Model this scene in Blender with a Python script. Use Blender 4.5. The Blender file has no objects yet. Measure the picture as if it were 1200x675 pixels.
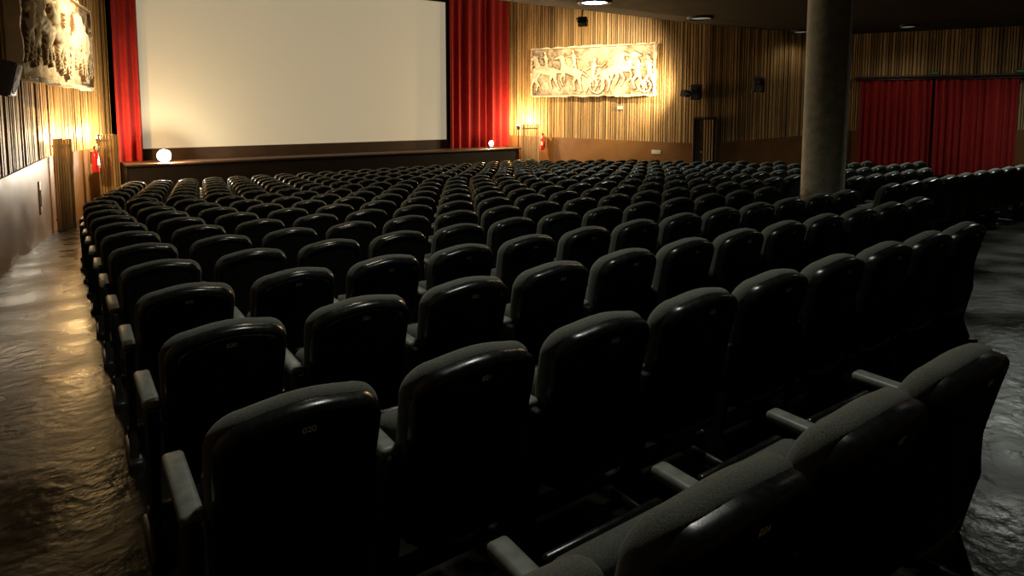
import bpy, bmesh, math, random
from mathutils import Vector, Matrix, noise
random.seed(7)
CAMZ=1.65
scene=bpy.context.scene
COL=scene.collection

# ---------------------------------------------------------------- materials
def new_mat(name):
    m=bpy.data.materials.new(name); m.use_nodes=True
    nt=m.node_tree; b=nt.nodes['Principled BSDF']
    return m,nt,b
def N(nt,t,**k):
    n=nt.nodes.new(t)
    for a,v in k.items(): setattr(n,a,v)
    return n
def noise_mat(name,c1,c2,scale=5,rough=(.4,.6),bump=0.0,bscale=40,metal=0,spec=.5,coords='Object',sheen=0,detail=6,ramp=(.35,.65),bdist=.02):
    m,nt,b=new_mat(name)
    tc=N(nt,'ShaderNodeTexCoord')
    n=N(nt,'ShaderNodeTexNoise'); n.inputs['Scale'].default_value=scale; n.inputs['Detail'].default_value=detail
    nt.links.new(tc.outputs[coords],n.inputs['Vector'])
    r=N(nt,'ShaderNodeValToRGB'); r.color_ramp.elements[0].color=(*c1,1); r.color_ramp.elements[1].color=(*c2,1)
    r.color_ramp.elements[0].position=ramp[0]; r.color_ramp.elements[1].position=ramp[1]
    nt.links.new(n.outputs['Fac'],r.inputs['Fac']); nt.links.new(r.outputs['Color'],b.inputs['Base Color'])
    mr=N(nt,'ShaderNodeMapRange'); mr.inputs['To Min'].default_value=rough[0]; mr.inputs['To Max'].default_value=rough[1]
    mr.inputs['From Min'].default_value=.3; mr.inputs['From Max'].default_value=.7
    nt.links.new(n.outputs['Fac'],mr.inputs['Value']); nt.links.new(mr.outputs[0],b.inputs['Roughness'])
    b.inputs['Metallic'].default_value=metal; b.inputs['Specular IOR Level'].default_value=spec
    if sheen: b.inputs['Sheen Weight'].default_value=sheen
    if bump:
        n2=N(nt,'ShaderNodeTexNoise'); n2.inputs['Scale'].default_value=bscale; n2.inputs['Detail'].default_value=5
        nt.links.new(tc.outputs[coords],n2.inputs['Vector'])
        bp=N(nt,'ShaderNodeBump'); bp.inputs['Strength'].default_value=bump; bp.inputs['Distance'].default_value=bdist
        nt.links.new(n2.outputs['Fac'],bp.inputs['Height']); nt.links.new(bp.outputs[0],b.inputs['Normal'])
    return m
def emis_mat(name,c,s,base=(.8,.8,.8)):
    m,nt,b=new_mat(name)
    b.inputs['Base Color'].default_value=(*base,1)
    b.inputs['Emission Color'].default_value=(*c,1); b.inputs['Emission Strength'].default_value=s
    return m

M_shell=noise_mat('seat_shell_plastic',(.007,.009,.008),(.012,.014,.012),30,(.22,.32),.08,260,bdist=.002)
M_inner=noise_mat('seat_back_panel',(.004,.005,.0045),(.007,.008,.007),30,(.55,.7),.3,300,bdist=.002,spec=.3)
M_fabric=noise_mat('seat_fabric',(.055,.062,.048),(.165,.175,.14),300,(.85,.95),1.0,450,sheen=.2,bdist=.004)
M_arm=noise_mat('armrest_plastic',(.16,.175,.15),(.22,.235,.20),30,(.35,.5),.1,200,bdist=.002)
M_steel=noise_mat('seat_frame_metal',(.03,.03,.03),(.05,.052,.05),30,(.3,.42),0,metal=.4)
M_label=noise_mat('label_white',(.9,.9,.9),(.98,.98,.98),30)
M_floor=noise_mat('floor_concrete',(.004,.004,.003),(.016,.0145,.0095),1.6,(.15,.42),.55,13,detail=12,ramp=(.3,.72),bdist=.009,spec=.30)
M_ceil=noise_mat('ceiling_paint',(.022,.019,.015),(.032,.028,.022),2,(.7,.85))
M_dado=noise_mat('dado_ochre',(.19,.085,.024),(.25,.115,.032),1.5,(.35,.5),.1,25)
M_dark=noise_mat('black_masking',(.006,.006,.006),(.01,.01,.01),8,(.8,.9))
M_black=noise_mat('black_metal',(.012,.012,.012),(.02,.02,.02),20,(.35,.5))
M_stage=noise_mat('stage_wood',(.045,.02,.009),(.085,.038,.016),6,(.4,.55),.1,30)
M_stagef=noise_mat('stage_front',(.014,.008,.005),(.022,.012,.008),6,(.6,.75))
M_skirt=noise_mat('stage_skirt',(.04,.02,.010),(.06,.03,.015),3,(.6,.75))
M_red=noise_mat('red_velvet',(.26,.005,.004),(.37,.009,.008),14,(.75,.9),.2,60,sheen=.03)
M_redpaint=noise_mat('extinguisher_red',(.55,.02,.015),(.62,.03,.02),10,(.25,.35))
M_pillar=noise_mat('pillar_plaster',(.18,.18,.125),(.29,.285,.205),9,(.42,.6),.5,60,detail=10)
M_frame=noise_mat('door_frame_wood',(.05,.03,.018),(.08,.05,.03),8,(.4,.6))
M_white=noise_mat('white_plastic',(.6,.58,.52),(.7,.68,.6),9)
M_grey=noise_mat('speaker_grey',(.05,.045,.04),(.08,.07,.06),60,(.5,.7),.3,200)
M_wall_plain=noise_mat('wall_plaster',(.2,.16,.1),(.26,.21,.14),3,(.6,.8))
M_lamp=emis_mat('lamp_hot',(1,.90,.72),450)
M_lampW=emis_mat('lamp_warm',(1,.75,.4),30)
M_lens=emis_mat('flood_lens',(1,.75,.4),.1,(.03,.03,.03))
M_disc=emis_mat('downlight_bright',(1,.97,.88),14)
M_discd=emis_mat('downlight_dim',(.9,1,.85),.16,(.3,.3,.3))
M_green=emis_mat('exit_green',(.1,.9,.35),.02,(.02,.14,.06))
M_screen,nt,b=new_mat('cinema_screen_cloth')
b.inputs['Base Color'].default_value=(.45,.41,.31,1); b.inputs['Roughness'].default_value=.9
b.inputs['Emission Color'].default_value=(1,.86,.59,1); b.inputs['Emission Strength'].default_value=.29  # cloth glows evenly, standing in for light thrown onto the screen
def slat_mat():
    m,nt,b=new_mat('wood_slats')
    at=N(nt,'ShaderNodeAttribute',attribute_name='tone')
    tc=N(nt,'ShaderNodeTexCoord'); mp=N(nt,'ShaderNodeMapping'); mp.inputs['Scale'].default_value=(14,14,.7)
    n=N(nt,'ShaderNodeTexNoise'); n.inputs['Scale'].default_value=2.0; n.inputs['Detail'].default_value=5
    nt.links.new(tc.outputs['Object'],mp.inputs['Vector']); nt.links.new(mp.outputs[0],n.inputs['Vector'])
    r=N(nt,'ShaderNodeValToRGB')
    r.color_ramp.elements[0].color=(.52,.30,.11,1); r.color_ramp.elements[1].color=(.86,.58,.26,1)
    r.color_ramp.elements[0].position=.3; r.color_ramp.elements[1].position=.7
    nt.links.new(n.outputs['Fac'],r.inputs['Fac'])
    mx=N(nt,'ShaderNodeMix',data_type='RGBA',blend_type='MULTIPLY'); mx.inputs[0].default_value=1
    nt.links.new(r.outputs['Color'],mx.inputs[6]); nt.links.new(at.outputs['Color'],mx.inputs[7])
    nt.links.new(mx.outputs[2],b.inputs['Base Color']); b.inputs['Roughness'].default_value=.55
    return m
M_slat=slat_mat()
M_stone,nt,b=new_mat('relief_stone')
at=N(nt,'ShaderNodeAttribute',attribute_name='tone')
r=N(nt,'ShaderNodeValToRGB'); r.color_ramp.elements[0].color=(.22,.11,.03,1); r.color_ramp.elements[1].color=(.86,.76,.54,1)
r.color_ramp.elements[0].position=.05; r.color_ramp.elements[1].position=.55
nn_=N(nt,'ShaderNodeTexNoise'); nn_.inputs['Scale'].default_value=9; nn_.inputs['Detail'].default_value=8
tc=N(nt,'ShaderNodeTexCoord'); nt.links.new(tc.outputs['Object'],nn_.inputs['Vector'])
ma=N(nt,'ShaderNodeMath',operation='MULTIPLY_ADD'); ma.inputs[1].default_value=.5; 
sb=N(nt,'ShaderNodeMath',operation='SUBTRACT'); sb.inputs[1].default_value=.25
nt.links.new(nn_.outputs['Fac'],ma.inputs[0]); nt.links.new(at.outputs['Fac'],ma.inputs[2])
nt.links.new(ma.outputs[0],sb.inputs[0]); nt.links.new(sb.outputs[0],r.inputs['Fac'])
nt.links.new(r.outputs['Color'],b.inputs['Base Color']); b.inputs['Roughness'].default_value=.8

# ---------------------------------------------------------------- mesh builder
class MB:
    def __init__(s): s.v=[];s.f=[];s.m=[];s.s=[];s.mats=[];s.tone=[]
    def mi(s,mat):
        if mat not in s.mats: s.mats.append(mat)
        return s.mats.index(mat)
    def add(s,vs,fs,mat,smooth=False,M=None,tone=None):
        o=len(s.v)
        for p in vs: s.v.append(tuple((M@Vector(p)) if M else p))
        i=s.mi(mat)
        for k,f in enumerate(fs):
            s.f.append([a+o for a in f]); s.m.append(i); s.s.append(smooth)
            s.tone.append((tone[k] if tone else 1.0))
    def box(s,c,d,mat,bevel=0,M=None,seg=2,rot=None,smooth=None):
        bm=bmesh.new(); bmesh.ops.create_cube(bm,size=1)
        bmesh.ops.scale(bm,vec=Vector(d),verts=bm.verts)
        if bevel: bmesh.ops.bevel(bm,geom=bm.edges[:],offset=bevel,segments=seg,profile=.5,affect='EDGES')
        T=Matrix.Translation(Vector(c))
        if rot: T=T@rot
        if M: T=M@T
        bm.verts.index_update()
        s.add([v.co[:] for v in bm.verts],[[v.index for v in f.verts] for f in bm.faces],mat,bool(bevel) if smooth is None else smooth,T)
        bm.free()
    def cyl(s,p0,p1,r0,mat,r1=None,seg=20,M=None,caps=True):
        r1=r0 if r1 is None else r1
        p0=Vector(p0);p1=Vector(p1); ax=(p1-p0).normalized()
        a=ax.orthogonal().normalized(); b=ax.cross(a)
        vs=[];fs=[]
        for p,r in((p0,r0),(p1,r1)):
            for i in range(seg):
                t=2*math.pi*i/seg; vs.append((p+(a*math.cos(t)+b*math.sin(t))*r)[:])
        for i in range(seg):
            j=(i+1)%seg; fs.append([i,j,seg+j,seg+i])
        s.add(vs,fs,mat,True,M)
        if caps:
            s.add(vs,[list(range(seg))[::-1],list(range(seg,2*seg))],mat,False,M)
    def lathe(s,prof,mat,seg=24,M=None):
        vs=[];fs=[]
        for r,z in prof:
            for i in range(seg):
                t=2*math.pi*i/seg; vs.append((r*math.cos(t),r*math.sin(t),z))
        for k in range(len(prof)-1):
            for i in range(seg):
                j=(i+1)%seg; fs.append([k*seg+i,k*seg+j,(k+1)*seg+j,(k+1)*seg+i])
        s.add(vs,fs,mat,True,M)
    def mesh(s,name):
        me=bpy.data.meshes.new(name); me.from_pydata(s.v,[],s.f)
        for m in s.mats: me.materials.append(m)
        me.polygons.foreach_set('material_index',s.m); me.polygons.foreach_set('use_smooth',s.s)
        if M_slat in s.mats or M_stone in s.mats:
            ca=me.color_attributes.new('tone','FLOAT_COLOR','CORNER')
            data=[]
            for p in me.polygons:
                t=s.tone[p.index]
                for _ in p.loop_indices: data+= [t,t,t,1]
            ca.data.foreach_set('color',data)
        me.validate(); me.update(); return me
    def obj(s,name,loc=(0,0,0),rot=(0,0,0),parent=None):
        o=bpy.data.objects.new(name,s.mesh(name)); COL.objects.link(o); o.location=loc; o.rotation_euler=rot
        if parent: o.parent=parent
        return o

def interp(tab,y):
    if y<=tab[0][0]: return tab[0][1]
    for (a,za),(b2,zb) in zip(tab,tab[1:]):
        if y<=b2: return za+(zb-za)*(y-a)/(b2-a)
    return tab[-1][1]
FT=[(-4,.25),(.65,.03),(1.63,-.01),(3.52,-.155),(10,-.57),(17.5,-.97),(22,-1.1)]
def fl(y): return interp(FT,y)
CT=[(-4,4.1),(11.3,4.1),(13.1,4.33),(20,5.72),(22.5,6.1)]
def ce(y): return interp(CT,y)

# ---------------------------------------------------------------- room
mb=MB()
ys=[-4+.5*i for i in range(53)]; ys=[y for y in ys if y<=22]
ys=sorted(set(ys+[a for a,_ in FT]))
for ya,yb in zip(ys,ys[1:]):
    mb.add([(-3.2,ya,fl(ya)),(26,ya,fl(ya)),(26,yb,fl(yb)),(-3.2,yb,fl(yb))],[[0,1,2,3]],M_floor,True)
mb.obj('floor')
mb=MB()
cy=[-4,11.3,13.1,20,22.4]
for ya,yb in zip(cy,cy[1:]):
    mb.add([(-3.2,ya,ce(ya)),(26,ya,ce(ya)),(26,yb,ce(yb)),(-3.2,yb,ce(yb))],[[3,2,1,0]],M_ceil)
    mb.add([(-3.2,ya,ce(ya)+.2),(26,ya,ce(ya)+.2),(26,yb,ce(yb)+.2),(-3.2,yb,ce(yb)+.2)],[[0,1,2,3]],M_ceil)
mb.obj('ceiling')

def along(pts,s):
    for (a,b2) in zip(pts,pts[1:]):
        a=Vector(a);b2=Vector(b2);L=(b2-a).length
        if s<=L: return a+(b2-a)*(s/L),(b2-a).normalized()
        s-=L
    a=Vector(pts[-2]);b2=Vector(pts[-1]); return b2,(b2-a).normalized()
def plen(pts): return sum((Vector(b2)-Vector(a)).length for a,b2 in zip(pts,pts[1:]))
def slat_wall(mb,pts,dado,side,seed,topf=None,z0f=None,pitch=(.035,.085),with_dado=True):
    rnd=random.Random(seed)
    L=plen(pts); s=0; prof=[]
    while s<L:
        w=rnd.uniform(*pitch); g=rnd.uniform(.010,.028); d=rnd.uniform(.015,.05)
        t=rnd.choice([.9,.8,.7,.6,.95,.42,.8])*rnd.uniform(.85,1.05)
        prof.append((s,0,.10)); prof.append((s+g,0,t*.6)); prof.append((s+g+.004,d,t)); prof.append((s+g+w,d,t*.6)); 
        s+=g+w+.004
    cols=[]
    for (s,off,t) in prof:
        p,dr=along(pts,min(s,L)); n=Vector((dr.y,-dr.x))*side
        q=p+n*off
        zb=(z0f or dado)(p,min(s,L)); zt=(topf(p) if topf else ce(p.y)+.05)
        cols.append((q,zb,zt,t))
    vs=[];fs=[];tn=[]
    for q,zb,zt,t in cols: vs+=[(q.x,q.y,zb),(q.x,q.y,zt)]
    for i in range(len(cols)-1):
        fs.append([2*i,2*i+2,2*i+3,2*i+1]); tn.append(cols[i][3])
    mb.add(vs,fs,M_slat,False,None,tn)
    if with_dado:
        n=60
        vs=[];fs=[]
        for i in range(n+1):
            s=L*i/n; p,dr=along(pts,s); nn=Vector((dr.y,-dr.x))*side; q=p+nn*.08
            zd=dado(p,s)
            vs+=[(q.x,q.y,fl(q.y)-.05),(q.x,q.y,zd),(p.x-nn.x*.05,p.y-nn.y*.05,zd)]
        for i in range(n):
            fs+=[[3*i,3*i+3,3*i+4,3*i+1],[3*i+1,3*i+4,3*i+5,3*i+2]]
        mb.add(vs,fs,M_dado)
LW=[(-2.35,-3),(-.85,11.3),(-.38,16.2),(-.12,17.5),(.35,18.7),(1.0,20.3)]
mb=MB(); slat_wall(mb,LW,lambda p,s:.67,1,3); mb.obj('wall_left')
RW=[(13.75,20.3),(15.6,16.4),(17.2,13.3),(18.9,12.0),(21.3,10.7),(23.4,6.5)]
Ls=[0]; 
for a,b2 in zip(RW,RW[1:]): Ls.append(Ls[-1]+(Vector(b2)-Vector(a)).length)
RD=[(0,.67),(Ls[2],.52),(Ls[4],.95),(Ls[5],1.05)]
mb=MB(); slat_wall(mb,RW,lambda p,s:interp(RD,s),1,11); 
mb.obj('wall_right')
mb=MB()
mb.add([(23.4,6.5,fl(6.5)-.05),(25,3,fl(3)-.05),(25,-3,fl(-3)-.05),(23.4,6.5,4.15),(25,3,4.15),(25,-3,4.15)],[[0,1,4,3],[1,2,5,4]],M_wall_plain)
mb.obj('wall_side')
mb=MB(); mb.box((11.3,-3.05,2.2),(27.3,.1,4.4),M_wall_plain); mb.obj('wall_back')
mb=MB(); mb.box((7.4,21.5,2.6),(14,.1,8),M_dark); mb.obj('wall_front')

# stage
SZ=CAMZ-1.40
mb=MB()
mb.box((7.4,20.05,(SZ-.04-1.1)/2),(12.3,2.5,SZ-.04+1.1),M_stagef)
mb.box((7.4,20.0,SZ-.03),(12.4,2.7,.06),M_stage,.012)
mb.obj('stage')
# screen
sx0,sx1=.0865*20,.562*20; sz0=CAMZ-1.085; sz1=CAMZ+3.77
mb=MB()
n=24
vs=[];fs=[]
for i in range(n+1):
    x=sx0+(sx1-sx0)*i/n; yy=20.0
    vs+=[(x,yy,sz0),(x,yy,sz1)]
for i in range(n): fs.append([2*i,2*i+2,2*i+3,2*i+1])
mb.add(vs,fs,M_screen)
cx=(sx0+sx1)/2
for c,d in (((cx,20.03,sz1+.1),(sx1-sx0+.2,.08,.2)),((sx0-.05,20.03,(sz0+sz1)/2),(.1,.08,sz1-sz0)),((sx1+.05,20.03,(sz0+sz1)/2),(.1,.08,sz1-sz0))):
    mb.box(c,d,M_dark)
mb.box((cx,20.1,(sz0+sz1)/2),(sx1-sx0+.2,.05,sz1-sz0+.2),M_dark)
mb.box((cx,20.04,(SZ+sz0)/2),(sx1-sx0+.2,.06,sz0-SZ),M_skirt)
mb.obj('cinema_screen')

def curtain(name,p0,p1,z0,z1,amp=.09,wl=.24,seed=1,rail=False,side=1):
    rnd=random.Random(seed); mb=MB()
    p0=Vector(p0);p1=Vector(p1);L=(p1-p0).length; d=(p1-p0)/L; nn=Vector((d.y,-d.x))*side
    n=int(L/.02); ph=0; pts=[]; w=wl
    for i in range(n+1):
        s=L*i/n; ph+=2*math.pi*.02/w
        if i%12==0: w=wl*rnd.uniform(.7,1.4)
        pts.append((s,ph))
    zs=[z1,z1-(z1-z0)*.04,z1-(z1-z0)*.3,z1-(z1-z0)*.7,z0]
    am=[.5,.8,1,1.05,1.15]
    vs=[];fs=[]
    for k,z in enumerate(zs):
        for s,ph in pts:
            q=p0+d*s+nn*(math.sin(ph+.15*k*math.sin(s*2))*amp*am[k]+math.sin(ph*.37+1)*amp*.5)
            vs.append((q.x,q.y,z))
    m=len(pts)
    for k in range(len(zs)-1):
        for i in range(m-1): fs.append([k*m+i,(k+1)*m+i,(k+1)*m+i+1,k*m+i+1])
    mb.add(vs,fs,M_red,True)
    if rail:
        a=p0-d*.1; b2=p1+d*.1
        mb.cyl((a.x,a.y,z1+.03),(b2.x,b2.y,z1+.03),.03,M_black,seg=10)
        for i in range(int(L/.3)):
            q=p0+d*(.15+.3*i); mb.cyl((q.x-d.x*.01,q.y-d.y*.01,z1+.03),(q.x+d.x*.01,q.y+d.y*.01,z1+.03),.05,M_black,seg=10)
    return mb.obj(name)
curtain('stage_curtain',(1.12,19.75),(sx0-.02,19.8),SZ,5.65,seed=2,amp=.07,wl=.2)
curtain('stage_curtain',(sx1+.0,19.8),(13.85,19.75),SZ,5.65,seed=5,amp=.1,wl=.3)
def rp(s,off):
    p,dr=along(RW,s); n=Vector((dr.y,-dr.x)); return p+n*off
c0=rp(Ls[4]+.25,.32); c1=rp(Ls[4]+2.2,.32); c2=rp(Ls[4]+2.28,.32); c3=rp(Ls[5]-.35,.32)
ct=CAMZ+.9
curtain('doorway_curtain',c0,c1,fl(9.3)+.02,ct,amp=.07,wl=.2,seed=8,rail=True)
curtain('doorway_curtain',c2,c3,fl(7.5)+.02,ct,amp=.07,wl=.2,seed=9,rail=True)
mb=MB()
d=(c3-c0).normalized(); ang=math.atan2(d.y,d.x); mid=(c0+c3)/2
R=Matrix.Translation((mid.x,mid.y,ct+.12))@Matrix.Rotation(ang,4,'Z')
mb.box((0,.12,0),((c3-c0).length+.4,.3,.06),M_frame,.01,M=R)
mb.obj('trim_1')
for c in ((c1+c2)/2,c3):
    mb=MB(); R=Matrix.Translation((c.x,c.y,ct+.21))@Matrix.Rotation(ang,4,'Z')
    mb.box((0,0,.0),(.24,.07,.10),M_frame,.01,M=R); mb.box((0,-.04,.0),(.2,.012,.06),M_green,M=R)
    mb.obj('exit_sign')

# pillar
px,py=7.75,4.2
mb=MB()
zb=fl(py)-.03
mb.lathe([(0,zb),(.30,zb),(.30,zb+.12),(.27,zb+.14),(.25,zb+.16),(.25,4.0),(.27,4.02),(.27,4.11),(0,4.11)],M_pillar,48)
mb.obj('pillar',(px,py,0))

def slat_screen(name,c,w,ztop,ang,seed):
    mb=MB(); rnd=random.Random(seed)
    R=Matrix.Translation((c[0],c[1],0))@Matrix.Rotation(ang,4,'Z')
    zb=fl(c[1])-.02; x=-w/2
    while x<w/2-.02:
        ww=rnd.uniform(.03,.055); h=ztop+rnd.uniform(-.01,.01)
        vs0=len(mb.f)
        mb.box((x+ww/2,0,(zb+h)/2),(ww,.035,h-zb),M_slat,M=R)
        t=rnd.uniform(.3,.7)
        for k in range(vs0,len(mb.f)): mb.tone[k]=t
        x+=ww+.014
    for z in (zb+.25,ztop-.15): mb.box((0,.03,z),(w,.025,.05),M_frame,M=R)
    mb.obj(name)
slat_screen('slatted_light_screen',(-.06,16.4),.38,CAMZ-.62,math.radians(35),1)
slat_screen('slatted_light_screen',(.86,18.5),.44,CAMZ-.62,math.radians(0),2)
slat_screen('slatted_light_screen',(13.80,18.4),.62,CAMZ-.55,math.radians(-40),3)

# door in right wall
q=rp(Ls[2]-.0,.2); R=Matrix.Translation((q.x,q.y,fl(q.y)))@Matrix.Rotation(math.radians(-47),4,'Z')
mb=MB(); dh=CAMZ-.27-fl(q.y)
mb.box((0,.06,dh/2),(.66,.1,dh),M_frame,M=R)
mb.box((0,0,dh-.03),(.74,.16,.08),M_frame,.01,M=R)
for s in (-1,1): mb.box((s*.35,0,dh/2),(.05,.16,dh),M_frame,.01,M=R)
k0=len(mb.f)
for i in range(4): mb.box((-.02+i*.085,-.05,dh/2),(.045,.03,dh-.12),M_slat,M=R)
for k in range(k0,len(mb.f)): mb.tone[k]=1.0
mb.cyl((-.1,-.02,1.0),(-.1,-.08,1.0),.02,M_white,M=R,seg=10)
mb.obj('door_1')

# ---------------------------------------------------------------- relief panels
def seg_d(p,a,b2):
    ax,ay=a;bx,by=b2;dx=bx-ax;dy=by-ay
    t=max(0,min(1,((p[0]-ax)*dx+(p[1]-ay)*dy)/(dx*dx+dy*dy+1e-9)))
    return math.hypot(p[0]-ax-dx*t,p[1]-ay-dy*t),t
def horse(cx,cy,s,f=1,rear=0):
    def P(x,y):
        c,sn=math.cos(rear),math.sin(rear)
        return (cx+f*s*(x*c-y*sn),cy+s*(x*sn+y*c))
    C=[(P(-.28,0),P(.25,.04),.15*s,.13*s),(P(.25,.08),P(.45,.36),.12*s,.07*s),(P(.45,.38),P(.66,.25),.075*s,.045*s),
       (P(.28,-.05),P(.52,-.18),.07*s,.045*s),(P(.52,-.18),P(.48,-.42),.04*s,.03*s),
       (P(.2,-.08),P(.28,-.32),.07*s,.04*s),(P(.28,-.32),P(.12,-.5),.04*s,.03*s),
       (P(-.32,-.04),P(-.42,-.28),.1*s,.05*s),(P(-.42,-.28),P(-.58,-.5),.045*s,.03*s),
       (P(-.25,-.06),P(-.2,-.3),.09*s,.05*s),(P(-.2,-.3),P(-.33,-.52),.045*s,.03*s),
       (P(-.4,.08),P(-.68,-.02),.05*s,.03*s),(P(-.68,-.02),P(-.74,-.25),.035*s,.02*s),
       (P(.3,.22),P(.36,.42),.05*s,.03*s)]
    return C
def man(cx,cy,s,f=1):
    def P(x,y): return (cx+f*s*x,cy+s*y)
    return [(P(0,0),P(.05,.35),.10*s,.12*s),(P(.07,.52),P(.09,.55),.085*s,.08*s),(P(.08,.34),P(.35,.3),.05*s,.035*s),(P(.35,.3),P(.5,.45),.035*s,.025*s),
            (P(.03,.34),P(-.2,.2),.05*s,.035*s),(P(0,-.02),P(.18,-.25),.08*s,.05*s),(P(.18,-.25),P(.1,-.5),.05*s,.035*s),(P(-.02,-.02),P(-.12,-.3),.08*s,.05*s),(P(-.12,-.3),P(-.22,-.55),.05*s,.035*s)]
caps=[]
caps+=horse(-1.75,.05,1.15,-1,.15)+man(-1.7,.3,.75,-1)+horse(-.75,0,1.1,-1,.28)+man(-.6,.28,.8,-1)
caps+=man(.1,-.15,1.0,1)+horse(.85,-.02,1.15,1,.3)+horse(1.2,.1,1.05,1,.15)+man(1.75,-.1,1.05,-1)+man(2.15,-.12,1.0,-1)+man(-2.2,-.2,.9,1)+man(-2.65,-.1,1.0,1)+man(2.65,-.1,1.0,-1)
rings=[(.28,-.5,.26),(2.0,-.55,.2)]
def relief(name,w,h,seed):
    nx,nz=260,96; mb=MB(); vs=[];fs=[];hv=[]
    boxes=[]
    for a,b2,r0,r1 in caps:
        r=max(r0,r1); boxes.append((min(a[0],b2[0])-r,max(a[0],b2[0])+r,min(a[1],b2[1])-r,max(a[1],b2[1])+r))
    for j in range(nz+1):
        for i in range(nx+1):
            x=-w/2+w*i/nx; z=-h/2+h*j/nz
            hh=0
            for (a,b2,r0,r1),bx in zip(caps,boxes):
                if bx[0]<x<bx[1] and bx[2]<z<bx[3]:
                    d,t=seg_d((x,z),a,b2); r=r0+(r1-r0)*t
                    if d<r: hh=max(hh,math.sqrt(1-(d/r)**2)*min(.15,.05+r*.8))
            for (a,b2,r) in rings:
                d=abs(math.hypot(x-a,z-b2)-r)
                if d<.035: hh=max(hh,.09)
                for q in range(3):
                    an=q*math.pi/3
                    dd=abs((x-a)*math.sin(an)-(z-b2)*math.cos(an))
                    if dd<.018 and math.hypot(x-a,z-b2)<r: hh=max(hh,.06)
            nz1=noise.noise(Vector((x*2.5,z*2.5,seed)))*.03+noise.noise(Vector((x*11,z*11,seed+3)))*.018
            e=min(w/2-abs(x),h/2-abs(z))
            if e<.07: hh=max(hh,.07)
            jx=jz=0
            if e<.03:
                jx=noise.noise(Vector((x*4,z*4,seed+9)))*.05; jz=noise.noise(Vector((x*4+5,z*4,seed+19)))*.05
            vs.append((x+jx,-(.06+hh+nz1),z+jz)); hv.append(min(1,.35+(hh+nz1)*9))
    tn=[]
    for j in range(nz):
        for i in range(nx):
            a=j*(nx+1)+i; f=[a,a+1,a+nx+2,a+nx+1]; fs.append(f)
            hs=[hv[q] for q in f]; sl=max(hs)-min(hs); tn.append(max(0,sum(hs)/4-(sl*1.2 if sl>.2 else 0)))  # hollows and steep edges painted darker: crevice shade along with patina brown
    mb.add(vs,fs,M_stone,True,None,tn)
    o=[]
    for i in range(nx+1): o.append(i)
    for j in range(1,nz+1): o.append(j*(nx+1)+nx)
    for i in range(nx-1,-1,-1): o.append(nz*(nx+1)+i)
    for j in range(nz-1,0,-1): o.append(j*(nx+1))
    base=[vs[k] for k in o]; back=[(p[0],.08,p[2]) for p in base]; n=len(o)
    mb.add(base+back,[[k,n+k,n+(k+1)%n,(k+1)%n] for k in range(n)]+[list(range(n,2*n))],M_stone)
    return mb
def place_relief(name,pa,pb,zc,w,h,seed,back):
    mb=relief(name,w,h,seed)
    for sx in (-1,1):
        for z in (-.5,.5): mb.box((sx*w*.35,.08+back/2,z),(.08,back,.08),M_black)
    c=((pa[0]+pb[0])/2,(pa[1]+pb[1])/2,zc)
    ang=math.atan2(pb[1]-pa[1],pb[0]-pa[0])
    return mb.obj(name,c,(0,0,ang))
Lp=[(-.57,11.9),(.50,18.0)]
Rp=[(14.3,18.65),(16.1,14.75)]
wl_=math.dist(*Lp); wr_=math.dist(*Rp)
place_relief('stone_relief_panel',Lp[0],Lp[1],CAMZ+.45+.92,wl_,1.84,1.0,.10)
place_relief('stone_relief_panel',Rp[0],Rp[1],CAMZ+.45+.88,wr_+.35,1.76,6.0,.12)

# ---------------------------------------------------------------- lights helper
def light(name,kind,loc,energy,color,target=None,size=.1,angle=60,blend=.5,parent=None):
    ld=bpy.data.lights.new(name,kind); ld.energy=energy; ld.color=color
    if kind=='SPOT': ld.spot_size=math.radians(angle); ld.spot_blend=blend; ld.shadow_soft_size=size
    elif kind=='AREA': ld.size=size; 
    else: ld.shadow_soft_size=size
    o=bpy.data.objects.new(name,ld); COL.objects.link(o)
    M=Matrix.Translation(Vector(loc))
    if target is not None:
        M=M@(Vector(target)-Vector(loc)).to_track_quat('-Z','Y').to_matrix().to_4x4()
    if parent:
        bpy.context.view_layer.update()
        o.parent=parent; o.matrix_parent_inverse=parent.matrix_world.inverted()
    o.matrix_world=M
    return o
WARM=(1,.66,.28); WARM2=(1,.76,.44)

def flood(name,loc,target,mount,energy,angle=90,size=.08,color=WARM2):
    mb=MB(); Vl=Vector(loc)
    Q=(Vector(target)-Vl).to_track_quat('-Z','Y').to_matrix().to_4x4()
    R=Matrix.Translation(Vl)@Q
    mb.box((0,0,.08),(.26,.20,.14),M_black,.015,M=R)
    for s in (-1,1):
        mb.box((s*.13,0,-.02),(.01,.2,.12),M_black,M=R); mb.box((0,s*.10,-.02),(.26,.01,.12),M_black,M=R)
    mb.box((0,0,.005),(.2,.14,.01),M_lens,M=R)
    for s in (-1,1): mb.box((s*.15,0,.12),(.012,.04,.2),M_black,M=R)
    mb.box((0,0,.22),(.31,.04,.012),M_black,M=R)
    a=R@Vector((0,0,.22)); mb.cyl(a,mount,.018,M_black,seg=10)
    o=mb.obj(name)
    dirv=(Vector(target)-Vl).normalized()
    light('lamp','SPOT',Vl+dirv*.12,energy,color,target,size,angle,.9,o)
    return o
wr=lambda s,off,z:(rp(s,off).x,rp(s,off).y,z)
flood('wall_floodlight',wr(7.3,1.0,CAMZ+.50),(14.9,17.4,CAMZ+1.2),wr(7.3,0,CAMZ+.6),560,120)
flood('ceiling_fill_flood',(12.4,14.0,ce(14.0)-.35),(15.2,16.4,CAMZ+1.05),(12.4,14.0,ce(14.0)),1500,88)  # added fill lamp, brightens the right relief and wall
flood('ceiling_fill_flood',(3.2,15.0,ce(15.0)-.35),(0,15.4,CAMZ+1.35),(3.2,15.0,ce(15.0)),1350,74)  # added lamp, brightens the left relief

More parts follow.
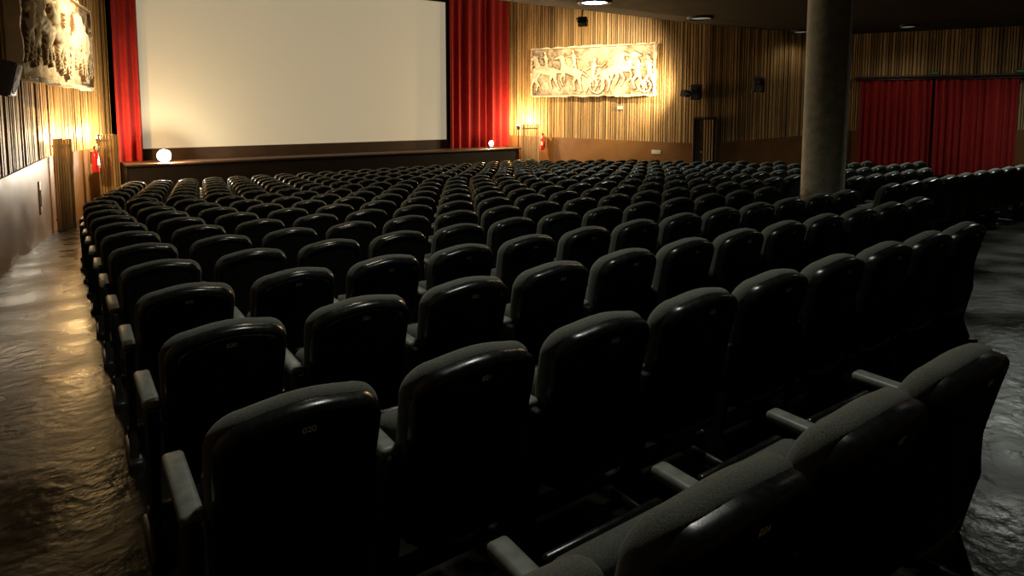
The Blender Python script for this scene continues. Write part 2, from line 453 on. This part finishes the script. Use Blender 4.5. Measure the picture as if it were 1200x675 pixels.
def speaker(loc,ang,mount,tilt=.25):
    mb=MB(); R=Matrix.Translation(loc)@Matrix.Rotation(ang,4,'Z')@Matrix.Rotation(tilt,4,'X')
    mb.box((0,0,0),(.34,.3,.46),M_grey,.02,M=R)
    mb.box((0,-.155,0),(.29,.012,.41),M_black,.004,M=R)
    mb.cyl((0,-.165,-.08),(0,-.15,-.08),.11,M_grey,M=R); mb.cyl((0,-.165,.13),(0,-.15,.13),.045,M_grey,M=R)
    a=R@Vector((0,.14,0)); mb.cyl(a,mount,.02,M_black,seg=10)
    mb.obj('wall_speaker')
p=rp(Ls[2]+1.5,.5); speaker((p.x,p.y,CAMZ+.78),math.radians(-60),wr(Ls[2]+1.65,0,CAMZ+.8))
p=rp(7.55,.45); speaker((p.x,p.y,CAMZ+.55),math.radians(-60),wr(7.6,0,CAMZ+.6))
speaker((-.64,10.7,CAMZ+.42),math.radians(80),(-.90,10.7,CAMZ+.45))

def footlight(x,y,e,k=1.0):
    mb=MB()
    mb.box((0,0,.015),(.16,.12,.03),M_black,.005); mb.cyl((0,0,.03),(0,0,.09),.012,M_black,seg=8)
    mb.cyl((0,.05,.18),(0,-.02,.18),.06,M_black,r1=.125*k,seg=20)
    mb.lathe([(0,0),(.05*k,.006),(.095*k,.02),(.12*k,.045)],M_lamp,24,M=Matrix.Translation((0,-.065,.18))@Matrix.Rotation(-math.pi/2,4,'X'))
    o=mb.obj('stage_footlight',(x,y,SZ))
    light('bulb','POINT',(x,y-.2,SZ+.24),e,(1,.85,.6),size=.05,parent=o)
footlight(2.1,18.85,190,1.35); footlight(12.4,18.85,35,.75)
def washlamp(loc,e,color=WARM):
    mb=MB(); zb=fl(loc[1])
    h=loc[2]-zb
    mb.box((0,0,.02),(.22,.22,.04),M_black,.005); mb.cyl((0,0,.04),(0,0,h-.2),.02,M_black,seg=10)
    mb.cyl((0,0,h-.2),(0,0,h-.06),.05,M_black,r1=.08,seg=20)
    mb.lathe([(.07,0),(.06,.03),(.03,.05),(0,.055)],M_lampW,20,M=Matrix.Translation((0,0,h-.06)))
    o=mb.obj('uplight',(loc[0],loc[1],zb)); light('bulb','POINT',(loc[0],loc[1],loc[2]+.08),e,color,size=.06,parent=o)
washlamp((-.02,16.75,CAMZ-.66),120)
washlamp((.68,18.72,CAMZ-.66),150)
washlamp((13.68,18.95,CAMZ-.55),280)

def downlight(x,y,on,e=0,r=.22,color=(.93,1,.86),angle=150):
    mb=MB(); z=ce(y)
    sl=math.atan2(ce(y+.1)-ce(y-.1),.2)
    R=Matrix.Translation((0,0,-.03))@Matrix.Rotation(sl,4,'X')
    mb.lathe([(r*1.35,.04),(r*1.35,.0),(r*1.2,-.03),(r,-.02),(r*.95,.0)],M_black,32,M=R)
    mb.lathe([(r*.95,0),(r*.6,-.012),(0,-.018)],M_disc if on else M_discd,32,M=R)
    o=mb.obj('ceiling_downlight',(x,y,z))
    if e: light('lamp','SPOT',(x,y,z-.09),e,color,(x,y,0),r*.9,angle,.8,o)
downlight(10.0,10.9,True,330,r=.30)
downlight(14,11.1,False,r=.26); downlight(19,11.2,False,18,color=(1,.85,.6)); downlight(20.4,8.7,False,40,color=(1,.85,.6))
downlight(15.1,8.4,False)
downlight(12.1,3.7,True,400); downlight(20.3,5.2,True,230)
downlight(1.9,2.6,True,150,color=(1,.99,.88)); downlight(2.6,8.0,True,170,color=(1,.82,.55))  # both added out of view: fill on near seats, warm light for seat rims

def extinguisher(loc,ang,cab=False):
    mb=MB()
    mb.lathe([(0,0),(.07,0),(.078,.02),(.078,.40),(.065,.46),(.03,.50),(.022,.52),(.022,.56),(0,.56)],M_redpaint,24)
    mb.box((0,0,.585),(.05,.035,.05),M_black,.005); mb.box((0,-.05,.62),(.025,.14,.014),M_black,.003); mb.box((0,-.05,.585),(.025,.12,.012),M_black,.003)
    pts=[Vector((.02,0,.57)),Vector((.1,0,.55)),Vector((.12,0,.4)),Vector((.1,-.02,.2))]
    for a,b2 in zip(pts,pts[1:]): mb.cyl(a,b2,.012,M_black,seg=8)
    mb.cyl((.1,-.02,.2),(.095,-.02,.1),.014,M_black,r1=.025,seg=10)
    mb.box((0,-.076,.25),(.08,.01,.14),M_white)
    mb.box((0,.085,.35),(.06,.03,.3),M_black)
    mb.obj('fire_extinguisher',loc,(0,0,ang))
extinguisher((.56,18.0,CAMZ-1.5),math.radians(55))
p=rp(2.0,.25); extinguisher((p.x,p.y,CAMZ-1.5),math.radians(-65))
extinguisher((23.5,5.85,CAMZ-.95),math.radians(-65))
for (s,z,w,h) in ((6.2,CAMZ-1.45,.32,.14),(4.9,CAMZ+.05,.2,.12)):
    mb=MB(); p=rp(s,.10); mb.box((0,0,0),(w,.03,h),M_white,.005); mb.obj('wall_sign',(p.x,p.y,z),(0,0,math.radians(-64)))
mb=MB(); mb.box((0,0,0),(.03,.10,.62),M_white,.005); mb.box((.02,0,.0),(.012,.07,.3),M_black); mb.obj('wall_notice',(-.44,14.6,CAMZ-1.65),(0,0,math.radians(-6)))

# ---------------------------------------------------------------- cinema seats
def outline(inset,zb,zt,wb,wt,rc,n=9):
    zb+=inset; zt-=inset; rt=max(rc-inset*.6,.02); rb=max(.05-inset*.5,.012)
    def hw(z): 
        t=(z-zb)/(zt-zb); return (wb+(wt-wb)*min(1,t*1.25))-inset
    pts=[]
    crown=.022
    def arc(cx,cz,r,a0,a1,k):
        return [(cx+r*math.cos(a0+(a1-a0)*i/k),cz+r*math.sin(a0+(a1-a0)*i/k)) for i in range(k+1)]
    pts+=arc(hw(zb)-rb,zb+rb,rb,-math.pi/2,0,4)
    pts+=[(hw(zb+(zt-zb)*t),zb+(zt-zb)*t) for t in (.3,.5,.68)]
    pts+=arc(hw(zt)-rt,zt-rt-crown,rt,0,math.pi/2-.12,n)
    pts+=[((hw(zt)-rt)*t,zt-crown*(t*t)) for t in (.66,.33,0,-.33,-.66)]
    pts+=arc(-(hw(zt)-rt),zt-rt-crown,rt,math.pi/2+.12,math.pi,n)
    pts+=[(-hw(zb+(zt-zb)*t),zb+(zt-zb)*t) for t in (.68,.5,.3)]
    pts+=arc(-(hw(zb)-rb),zb+rb,rb,math.pi,1.5*math.pi,4)
    pts+=[(x,zb) for x in (-.06,.06)]
    return pts
def bend(x,y,z):
    t=max(0,z-.42)
    return (x, y + .55*x*x*(1.0) - t*.16 - t*t*.12, z)
def seat_mesh(both=False):
    mb=MB(); ox=.012
    ZB,ZT,WB,WT,RC=.27,.915,.205,.225,.095
    zc=.60
    def rings(L):
        out=[]
        for i,y,s in L:
            out.append([(x*s,y,zc+(z-zc)*s) for x,z in outline(i,ZB,ZT,WB,WT,RC)])
        return out
    def emit(L,mats,cap_first=None,cap_last=None):
        R_=rings(L); n=len(R_[0])
        vs=[]
        for lp in R_:
            for p in lp:
                a=bend(*p); vs.append((a[0]+ox,a[1],a[2]))
        bymat={}
        for k in range(len(L)-1):
            o=k*n
            bymat.setdefault(mats[k],[]).extend([[o+i,o+(i+1)%n,o+n+(i+1)%n,o+n+i] for i in range(n)])
        for m,fs in bymat.items(): mb.add(vs,fs,m,True)
        for cap,k in((cap_first,0),(cap_last,len(L)-1)):
            if cap:
                vv=vs[k*n:(k+1)*n]; bb=bend(0,L[k][1],zc)
                mb.add(vv+[(ox,bb[1],zc)],[[i,(i+1)%n,n] for i in range(n)],cap,True)
    S=M_shell; I=M_inner; F=M_fabric
    emit([(.048,-.040,.06),(.048,-.040,.3),(.048,-.040,.55),(.048,-.040,.8),(.048,-.040,.97),(.045,-.040,1),(.040,-.045,1),(.028,-.050,1),(.014,-.046,1),(.004,-.032,1),(0,-.012,1),(0,.006,1)],
         [I,I,I,I,I,S,S,S,S,S,S],I,None)
    emit([(.004,.000,1),(-.005,.008,1),(-.010,.024,1),(-.011,.045,1),(-.005,.066,1),(.012,.084,1),(.042,.094,1),(.042,.096,.8),(.042,.094,.5),(.042,.094,.25),(.042,.094,.06)],[F]*10,None,F)
    rx=Matrix.Rotation(math.radians(-9),4,'X')
    mb.box((ox,.215,.47),(.42,.105,.32),F,.045,rot=rx,seg=4)
    mb.box((ox,.272,.47),(.39,.03,.29),S,.012,rot=rx,seg=2)
    mb.box((ox,.12,.36),(.40,.16,.05),M_steel,.01)
    mb.box((0,.13,.125),(.548,.06,.05),M_steel,.008)
    xs=[-.25]+([.30] if both else [])
    for x in xs:
        prof=[(-.03,.05),(.22,.05),(.20,.18),(.17,.40),(.19,.60),(-.02,.60),(-.03,.42),(.02,.18)]
        vs=[(x-.016,y,z) for y,z in prof]+[(x+.016,y,z) for y,z in prof]; k=len(prof)
        fs=[list(range(k)),list(range(2*k-1,k-1,-1))]+[[i,k+i,k+(i+1)%k,(i+1)%k] for i in range(k)]
        mb.add(vs,fs,M_inner)
        mb.box((x,.105,.02),(.07,.36,.06),M_steel,.015)
        mb.box((x,.20,.615),(.062,.38,.036),M_arm,.015,seg=3)
        mb.box((x,.02,.50),(.04,.10,.22),M_inner,.012)
    me=mb.mesh('cinema_seat'); return me
SEAT=seat_mesh(); SEATE=seat_mesh(True)
def label_mesh(txt):
    cu=bpy.data.curves.new('t','FONT'); cu.body=txt; cu.size=.025; cu.align_x='CENTER'; cu.extrude=.0004; cu.offset=.0004
    o=bpy.data.objects.new('t',cu); COL.objects.link(o)
    dg=bpy.context.evaluated_depsgraph_get(); me=bpy.data.meshes.new_from_object(o.evaluated_get(dg))
    bpy.data.objects.remove(o); me.materials.clear(); me.materials.append(M_label); return me
def right_end(r,y):
    if r==0: return 2.15
    if r==1: return 4.9
    if r==2: return 7.1
    if r==3: return 17.2
    tab=[(4.4,11.6),(5.4,13.9),(10.5,14.0),(13,14.0),(18,12.6)]
    return interp(tab,y)
def left_start(y): return interp([(3,.47),(11,.36),(18,1.45)],y)
cnt=0
for r in range(18):
    yt=.66+.955*r
    if yt>17.4: break
    x=left_start(yt); xe=right_end(r,yt); k=0
    xs=[]
    while x<=xe: xs.append(x); x+=.553
    kc=.013*max(0,min(1,(yt-5)/9))
    for i,x in enumerate(xs):
        y0=yt+.115
        if math.hypot(x-px,y0+.1-py)<.62: continue
        end=(i==len(xs)-1)
        o=bpy.data.objects.new('cinema_seat',SEATE if end else SEAT); COL.objects.link(o)
        dy=kc*((x-7.2)**2-16)
        o.location=(x,y0+dy,fl(y0+dy+.1)); o.rotation_euler=(0,0,math.atan(2*kc*(x-7.2))+random.uniform(-.012,.012)); cnt+=1
        if r<4 and i<14:
            lm=label_mesh('%03d'%(25+i if r==0 else 20+i))
            l=bpy.data.objects.new('number_label',lm); COL.objects.link(l); l.parent=o
            zz=.836; b3=bend(.0,-.0405,zz); l.location=(.012,b3[1]-.004,zz); l.rotation_euler=(math.radians(90+14),0,0)
print('seats',cnt)

# ---------------------------------------------------------------- world + camera
w=bpy.data.worlds.new('World'); scene.world=w; w.use_nodes=True
w.node_tree.nodes['Background'].inputs[0].default_value=(.02,.022,.02,1); w.node_tree.nodes['Background'].inputs[1].default_value=.2
cam=bpy.data.cameras.new('camera'); co=bpy.data.objects.new('camera',cam); COL.objects.link(co)
cam.sensor_width=36; cam.lens=741/1200*36; cam.shift_y=-(337.5-192)/1200
co.location=(0,0,CAMZ); co.rotation_euler=(math.radians(90-4.94),0,-math.atan2(.577,.8165))
cam.clip_start=.05; scene.camera=co
scene.view_settings.view_transform='Standard'
scene.view_settings.look='None'
